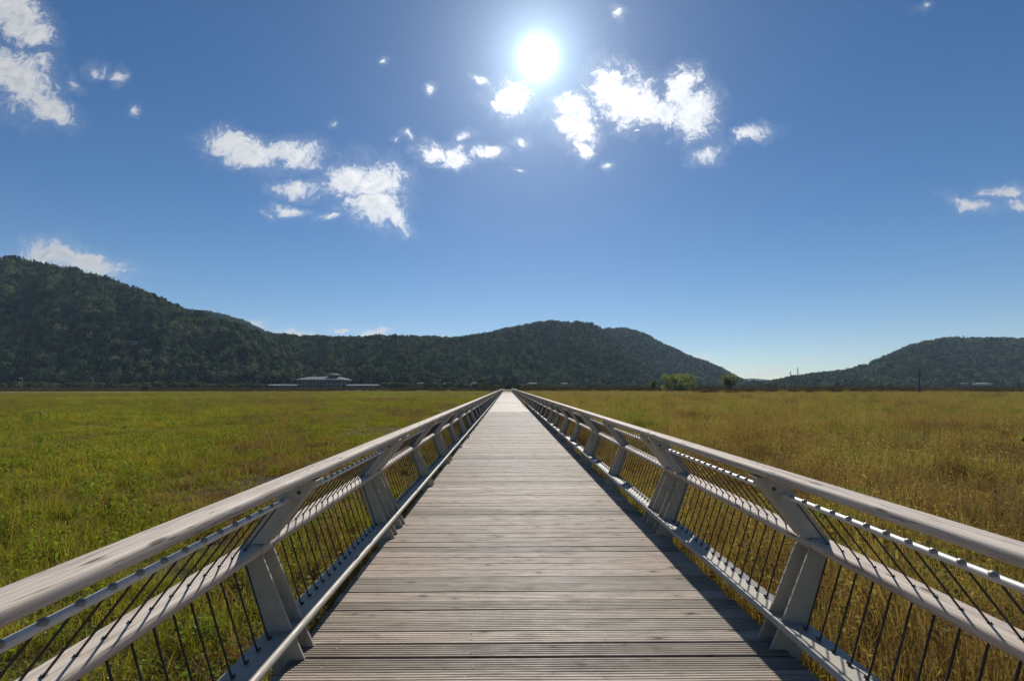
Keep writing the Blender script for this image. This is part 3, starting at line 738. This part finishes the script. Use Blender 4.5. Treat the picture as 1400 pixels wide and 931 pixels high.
strip("eastern_bank", 4, 900, [(250, GZ - .3), (256, .1), (262, .3), (420, .35)], M['tan'], wob=5, seed=8)
REED = [proto_obj('reed_clump', *blades(np.random.default_rng(60 + i), 60, .5, .6, 1.25, .03, .35), [M['reed']]) for i in range(3)]
def reeds():
    n = 26000; x = rng.uniform(6, 330, n); y = rng.uniform(135, 250, n)
    m = fbm(x * .02, y * .05, 77) + np.where(y > 232, .22, 0) + np.where(x > y * .42, np.clip((y - 145) / 90, 0, .3), np.clip((y - 200) / 90, -.3, .12))
    k = (m > .60) & (x < y * 1.3); x, y = x[k], y[k]; n = len(x)
    s_ = rng.uniform(1.1, 2.3, n) * np.clip(fbm(x * .05, y * .08, 5) * 2, .5, 1.4); rot = np.zeros((n, 3)); rot[:, 2] = rng.uniform(0, 6.28, n)
    tag(scatter('reeds', np.stack([x, y, np.full(n, GZ)], -1), np.stack([s_ * 1.5, s_ * 1.5, s_ * .8], -1), rot, REED), 'dark brown dry reeds along the far edge of the right meadow', 'reeds', kind='stuff')
reeds()
def bank_grass():
    n = 5200; x = rng.uniform(-420, -4, n); y = rng.uniform(226, 238, n); x = np.concatenate([x, rng.uniform(-420, -4, 2500)]); y = np.concatenate([y, rng.uniform(247, 262, 2500)]); n = len(x)
    z = np.interp(y, [228, 233, 237, 262], [GZ - .3, .05, .4, .4]) - .15; k = fbm(x * .04, y * .2, 14) > .36
    s_ = rng.uniform(.8, 2.0, n); rot = np.zeros((n, 3)); rot[:, 2] = rng.uniform(0, 6.28, n)
    tag(scatter('bank_grass', np.stack([x, y, z], -1)[k], np.stack([s_ * 1.6, s_ * 1.6, s_ * .55], -1)[k], rot[k], REED), 'rough dry brown grass on the low bank across the left meadow', 'grass', kind='stuff')
bank_grass()
BU = [proto_obj('bank_bush', *crown_proto('leafy', 90 + i, 260), [M['shrub']]) for i in range(4)]
def hedge():
    n = 900; x = rng.uniform(-420, 20, n); y = 266 + rng.uniform(0, 26, n)
    s_ = rng.uniform(2.0, 4.6, n) * (.6 + .8 * fbm(x * .05, y * .1, 31)); gap = (x / y * F + 693); k = ~((gap > 372) & (gap < 520) & (y < 292)); x, y, s_ = x[k], y[k], s_[k]; n = len(x)
    rot = np.zeros((n, 3)); rot[:, 2] = rng.uniform(0, 6.28, n)
    tag(scatter('roadside_shrubs', np.stack([x, y, np.full(n, -.1)], -1), np.stack([s_ * 1.3, s_ * 1.3, s_], -1), rot, BU), 'row of low grey-green shrubs along the road at the foot of the left hill', 'shrubs', kind='stuff')
    n = 1500; x = rng.uniform(-60, 420, n); y = 420 + rng.uniform(0, 160, n); s_ = rng.uniform(2.5, 6, n); rot = np.zeros((n, 3)); rot[:, 2] = rng.uniform(0, 6.28, n)
    k = fbm(x * .02, y * .02, 12) > .46; 
    tag(scatter('valley_shrubs', np.stack([x, y, np.full(len(x), GZ)], -1)[k], np.stack([s_ * 1.3, s_ * 1.3, s_], -1)[k], rot[k], BU), 'scattered low shrubs and trees on the valley floor below the rounded hill', 'shrubs', kind='stuff')
hedge()

# ------------------------------------------------------------------ single trees
def leaf_crown(r_, lumps, n, size):
    V, Fc = [], []
    wts = np.array([l[3] ** 2 for l in lumps]); wts /= wts.sum()
    for i in range(n):
        l = lumps[r_.choice(len(lumps), p=wts)]; d = r_.normal(0, 1, 3); d /= np.linalg.norm(d); c = np.array(l[:3]) + d * l[3] * r_.uniform(.55, 1.08) * np.array([1, 1, .85])
        q = d + r_.normal(0, .55, 3); q /= np.linalg.norm(q); u = np.cross(q, r_.normal(0, 1, 3)); u /= np.linalg.norm(u); v = np.cross(q, u); s_ = size * r_.uniform(.6, 1.3); b = len(V)
        V += [tuple(c - u * s_), tuple(c + v * s_ * .6), tuple(c + u * s_), tuple(c - v * s_ * .6)]; Fc.append((b, b + 1, b + 2, b + 3))
    return V, Fc
def tree(name, label, loc, h, cw, stems, mat, seed, base=.3, cat='tree', leaf=.28, n=2600):
    r_ = np.random.default_rng(seed); root = empty(name, loc); tag(root, label, cat)
    tr = MB(); lumps = []
    for k in range(stems):
        a = r_.uniform(0, 6.28) if stems > 1 else 0; sp = cw * .16 if stems > 1 else .1; x0, y0_ = sp * .4 * math.cos(a), sp * .4 * math.sin(a)
        x1, y1 = cw * .2 * math.cos(a), cw * .2 * math.sin(a)
        tr.tube([(x0, y0_, -.3), ((x0 + x1) / 2, (y0_ + y1) / 2, h * base), (x1, y1, h * .75)], [h * .024, h * .018, h * .008], 6)
        for j in range(5):
            b = r_.uniform(0, 6.28); zz = r_.uniform(base, .85) * h; rad = cw * r_.uniform(.2, .36); tip = (x1 + rad * math.cos(b), y1 + rad * math.sin(b), zz)
            tr.tube([((x0 + x1) / 2, (y0_ + y1) / 2, h * base), tip], [h * .012, h * .004], 5)
            lumps.append((*tip, cw * r_.uniform(.09, .17)))
    for j in range(5): lumps.append((r_.normal(0, cw * .18), r_.normal(0, cw * .18), h * r_.uniform(.62, .88), cw * r_.uniform(.10, .17)))
    tr.build('trunk', M['bark'], root, True)
    V, Fc = leaf_crown(r_, lumps, n, leaf)
    me = bpy.data.meshes.new('crown'); me.from_pydata(V, [], Fc); me.materials.append(mat); link_mesh('crown', me, root)
    return root
def ground_at(px, y): p = at(px, 529, y); return (p.x, y, GZ)
tree('meadow_tree', 'wide bushy green tree, largest of the trees on the right meadow', ground_at(930, 184), 7.6, 13.5, 5, M['crown'], 1, .2, n=5200, leaf=.26)
tree('meadow_tree', 'small round tree beside the bare post, left of the wide bushy tree', ground_at(893, 186), 4.6, 5.2, 2, M['crown'], 2, .25, n=1300)
tree('meadow_tree', 'airy green tree on several thin trunks, rightmost of the meadow trees', ground_at(995, 178), 7.6, 8.6, 5, M['crown'], 3, .4, n=1700)
tree('meadow_shrub', 'russet bush at the far edge of the left meadow', ground_at(198, 205), 2.2, 3.6, 2, M['red'], 4, .2, 'shrub', n=700, leaf=.18)
for i, (px, h, lab) in enumerate(((1023, 9, 'low dark tree in the valley gap, nearest the rounded hill'), (1031, 13, 'tallest dark tree in the valley gap between the hills'), (1040, 10, 'dark tree in the valley gap, right of the tallest one there'), (1050, 7, 'rightmost low dark tree in the valley gap'))):
    q = at(px, 529, 640); tree('valley_tree', lab, (q.x, 640, GZ), h, h * .9, 1, M['forest'], 20 + i, .2, n=500, leaf=.7)
def dead(name, label, px, ybase, h, seed, forked=True, lean=0.1):
    r_ = np.random.default_rng(seed); x, y, z = ground_at(px, ybase); root = empty(name, (x, y, z)); tag(root, label, 'dead tree')
    t = MB(); t.tube([(0, 0, -.2), (lean * .3, 0, h * .4), (-lean, 0, h * .75), (-lean * 2, .1, h)], [h * .045, h * .035, h * .027, h * .012], 7); t.build('trunk', M['bark'], root, True)
    if forked:
        for (z0, dx, dz) in ((.62, .42, .22), (.7, -.3, .2), (.8, .22, .22)):
            b = MB(); b.tube([(-lean * .6, 0, h * z0), (dx * .6 * h * .3, .1, h * (z0 + dz * .5)), (dx * h * .36, .1, h * (z0 + dz))], [h * .024, h * .017, h * .006], 6); b.build('branch', M['bark'], root, True)
    return root
dead('dead_tree', 'dark forked dead tree trunk standing in the right meadow', 1257, 150, 8.2, 1, True, -.4)
dead('dead_tree', 'short straight dark trunk left of the forked dead tree', 1205, 190, 4.6, 2, False, .05)
dead('dead_tree', 'bare dark trunk standing left of the small round tree', 884, 184, 5.6, 3, False, .08)
dead('dead_tree', 'thin dead tree between the wide bushy tree and airy tree', 957, 184, 5.2, 4, True, .1)
dead('dead_tree', 'thin dark stick in the reeds right of the forked dead tree', 1322, 170, 3.6, 5, False, .05)
dead('dead_tree', 'short stump in the reeds below the white shed', 1336, 168, 2.0, 6, False, .05)

# ------------------------------------------------------------------ buildings
def hip_roof(mb, cx, cy, wx, wy, z, h, ridge, th=.25):
    x0, x1, y0, y1 = cx - wx / 2, cx + wx / 2, cy - wy / 2, cy + wy / 2; r2 = ridge / 2
    mb.add([(x0, y0, z), (x1, y0, z), (x1, y1, z), (x0, y1, z), (cx - r2, cy, z + h), (cx + r2, cy, z + h), (x0, y0, z - th), (x1, y0, z - th), (x1, y1, z - th), (x0, y1, z - th)],
           [(0, 1, 5, 4), (1, 2, 5), (2, 3, 4, 5), (3, 0, 4), (6, 7, 1, 0), (7, 8, 2, 1), (8, 9, 3, 2), (9, 6, 0, 3), (9, 8, 7, 6)])
def lake_house():
    c = at(443, 529, 278); root = empty('lakeside_hall', (c.x, 278, .1)); tag(root, 'long grey-roofed hall with columned galleries and a small roof lantern at the hill foot', 'building')
    b = MB(); b.box((0, 0, 2.9), (24, 10, 5.8)); b.build('wall', M['wall'], root)
    for z in (1.7, 4.4):
        for k in range(11):
            g = MB(); g.box((-11 + k * 2.2, -5.02, z), (1.5, .08, 1.5)); g.build('window', M['glass'], root)
    for k in range(13):
        g = MB(); g.box((-12.6 + k * 2.1, -6.6, 2.9), (.3, .3, 5.8)); g.build('column', M['stone'], root)
    g = MB(); g.box((0, -5.9, 3.0), (26, 1.7, .3)); g.build('gallery', M['stone'], root)
    r_ = MB(); hip_roof(r_, 0, 0, 29, 15, 5.85, 1.9, 18); rf = r_.build('roof', M['tile'], root)
    la = MB(); la.box((6, 0, 7.9), (4.2, 3.6, 1.6)); la.build('lantern', M['wall'], rf)
    lr = MB(); hip_roof(lr, 6, 0, 6.6, 5.6, 8.75, 1.1, .8, .15); lr.build('lantern_roof', M['tile'], rf)
    for (cx, ln, nm) in ((-24, 20, 'wing'), (23.5, 20, 'wing')):
        q = MB(); q.box((cx, 0, 1.2), (ln, 6, 2.4)); wg = q.build(nm, M['wall'], root)
        q = MB(); hip_roof(q, cx, 0, ln + 1.6, 8.5, 2.42, .7, ln - 3, .2); q.build('roof', M['tile'], wg)
        for k in range(7): q = MB(); q.box((cx - ln / 2 + 1.6 + k * 2.8, -3.02, 1.2), (1.8, .08, 1.3)); q.build('window', M['glass'], wg)
lake_house()
def pavilion():
    c = at(687.5, 529, 166); root = empty('gate_pavilion', (c.x, 166, 0)); tag(root, 'dark flat-roofed gate pavilion on thin posts beyond the end of the boardwalk', 'pavilion')
    r_ = MB(); r_.box((0, 0, 2.75), (10.4, 3.6, .32)); r_.build('roof', M['dark'], root)
    r_ = MB(); r_.box((1.4, 0, 3.0), (6.2, 3.0, .12)); r_.build('roof_cap', M['tile'], root)
    for x in (-4.4, -.2, 4.4):
        for y in (-1.3, 1.3): q = MB(); q.box((x, y, 1.0), (.26, .26, 3.16)); q.build('post', M['dark'], root)
    q = MB(); q.box((0, 0, -.3), (10.4, 3.6, .5)); q.build('platform', M['concrete'], root)
pavilion()
def house(name, label, px, py, y, wx, h, wmat, rmat, group=None, gable=True):
    c = at(px, py, y); root = empty(name, (c.x, y, c.z)); tag(root, label, 'house', group)
    b = MB(); b.box((0, 0, h / 2), (wx, wx * .7, h)); b.build('wall', wmat, root)
    r_ = MB(); hip_roof(r_, 0, 0, wx * 1.12, wx * .85, h + .02, h * .3, wx * .5, .15); r_.build('roof', rmat, root)
    for k in (-1, 0, 1): q = MB(); q.box((k * wx * .28, -wx * .35 - .03, h * .5), (wx * .14, .06, h * .35)); q.build('window', M['glass'], root)
    return root
def on_hill(fn, px, t):
    X, Y, Z = fn(np.array([float(px)]), np.array([t])); return float(X[0]), float(Y[0]), float(Z[0])
def hill_house(name, label, px, t, wx, h, wmat):
    x, y, z = on_hill(FN_L, px, t); root = house(name, label, 0, 0, 100, wx, h, wmat, M['tile']); root.location = (x, y, z - .3); return root
hill_house('hillside_house', 'small white house among trees halfway up the left hill', 211, .335, 7, 4.6, M['white'])
hill_house('hillside_house', 'low dark shed left of the white house on the left hill', 188, .34, 11, 3.4, M['concrete'])
house('farm_shed', 'long white shed at the foot of the right hill', 1342, 527, 560, 15, 2.4, M['stone'], M['stone'])
house('farm_shed', 'small pale shed left of the long white shed', 1318, 527, 590, 7, 3, M['wall'], M['tile'])
for i, (px, lab) in enumerate(((575, 'pale house at the hill foot, leftmost of the valley houses'), (612, 'pale house at the hill foot midway between hall and pavilion'), (648, 'pale house at the hill foot just left of the pavilion'), (728, 'pale house at the hill foot just right of the pavilion'), (772, 'pale house at the hill foot, rightmost of the valley houses'))):
    house('village_house', lab, px, 529, 405 + 12 * (i % 3), 6 + (i % 2) * 2, 3.0, M['wall'], M['tile'], 'houses on the valley floor')

# ------------------------------------------------------------------ poles and pylons
def lamp(px, y, h, label, white=True):
    x, yy, z = ground_at(px, y); root = empty('street_lamp', (x, y, .4)); tag(root, label, 'lamp post', 'lamp posts along the road')
    t = MB(); t.tube([(0, 0, 0), (0, 0, h)], [.11, .07], 8); t.build('pole', M['post'], root, True)
    t = MB(); t.tube([(0, 0, h - .1), (0, -.5, h + .25), (0, -1.0, h + .3)], .05, 6); t.build('arm', M['post'], root, True)
    t = MB(); t.box((0, -1.15, h + .28), (.75, .6, .3)); t.build('lamp_head', M['white'], root)
lamp(30, 241, 5.6, 'street lamp with pale head at the far left below the dark hill')
lamp(127, 244, 5.6, 'street lamp with bright white head standing left of the bare pole')
def pole(px, y, h, label):
    x, yy, z = ground_at(px, y); t = MB(); t.tube([(0, 0, -.1), (0, 0, h)], [.14, .09], 8)
    t.tube([(-.8, 0, h - .5), (.8, 0, h - .5)], .06, 6)
    o = t.build('utility_pole', M['bark'], None, True); o.location = (x, y, .4); tag(o, label, 'pole')
pole(149, 246, 6.5, 'dark utility pole at the road below the left hill')
def pylon(px, py, y, h, label):
    c = at(px, py, y); root = empty('pylon', (c.x, y, c.z - 4)); tag(root, label, 'pylon', 'pylons on the right hill'); h += 4
    t = MB()
    for sx in (-1, 1):
        for sy in (-1, 1): t.tube([(sx * 1.6, sy * 1.6, 0), (sx * .4, sy * .4, h)], [.22, .16], 5)
    n = 6
    for k in range(n):
        a, b = k / n, (k + 1) / n; wa, wb = 1.6 - 1.2 * a, 1.6 - 1.2 * b
        for sy in (-1, 1): t.tube([(-wa, sy * wa, a * h), (wb, sy * wb, b * h)], .12, 4); t.tube([(wa, sy * wa, a * h), (-wb, sy * wb, b * h)], .12, 4)
    t.build('lattice', M['post'], root)
    for z in (.78, .92): q = MB(); q.tube([(-2.6, 0, h * z), (2.6, 0, h * z)], .16, 5); q.build('cross_arm', M['post'], root)
pylon(1081, 517, 960, 14, 'shorter lattice pylon at the low end of the right hill')
pylon(1091, 515, 960, 19, 'taller lattice pylon at the low end of the right hill')

# ------------------------------------------------------------------ haze
def haze():
    b = MB(); b.box((0, 1000, 130), (6200, 3700, 265 + 5)); 
    m = bpy.data.materials.new("haze_air"); m.use_nodes = True; t = m.node_tree; t.nodes.clear()
    o = t.nodes.new('ShaderNodeOutputMaterial'); v = t.nodes.new('ShaderNodeVolumePrincipled'); v.inputs['Density'].default_value = .00011
    v.inputs['Color'].default_value = (.58, .80, 1.0, 1); v.inputs['Anisotropy'].default_value = 0.1
    t.links.new(v.outputs[0], o.inputs['Volume'])
    tag(b.build('haze', m), 'pale blue haze over the valley', 'haze', kind='stuff')
haze()
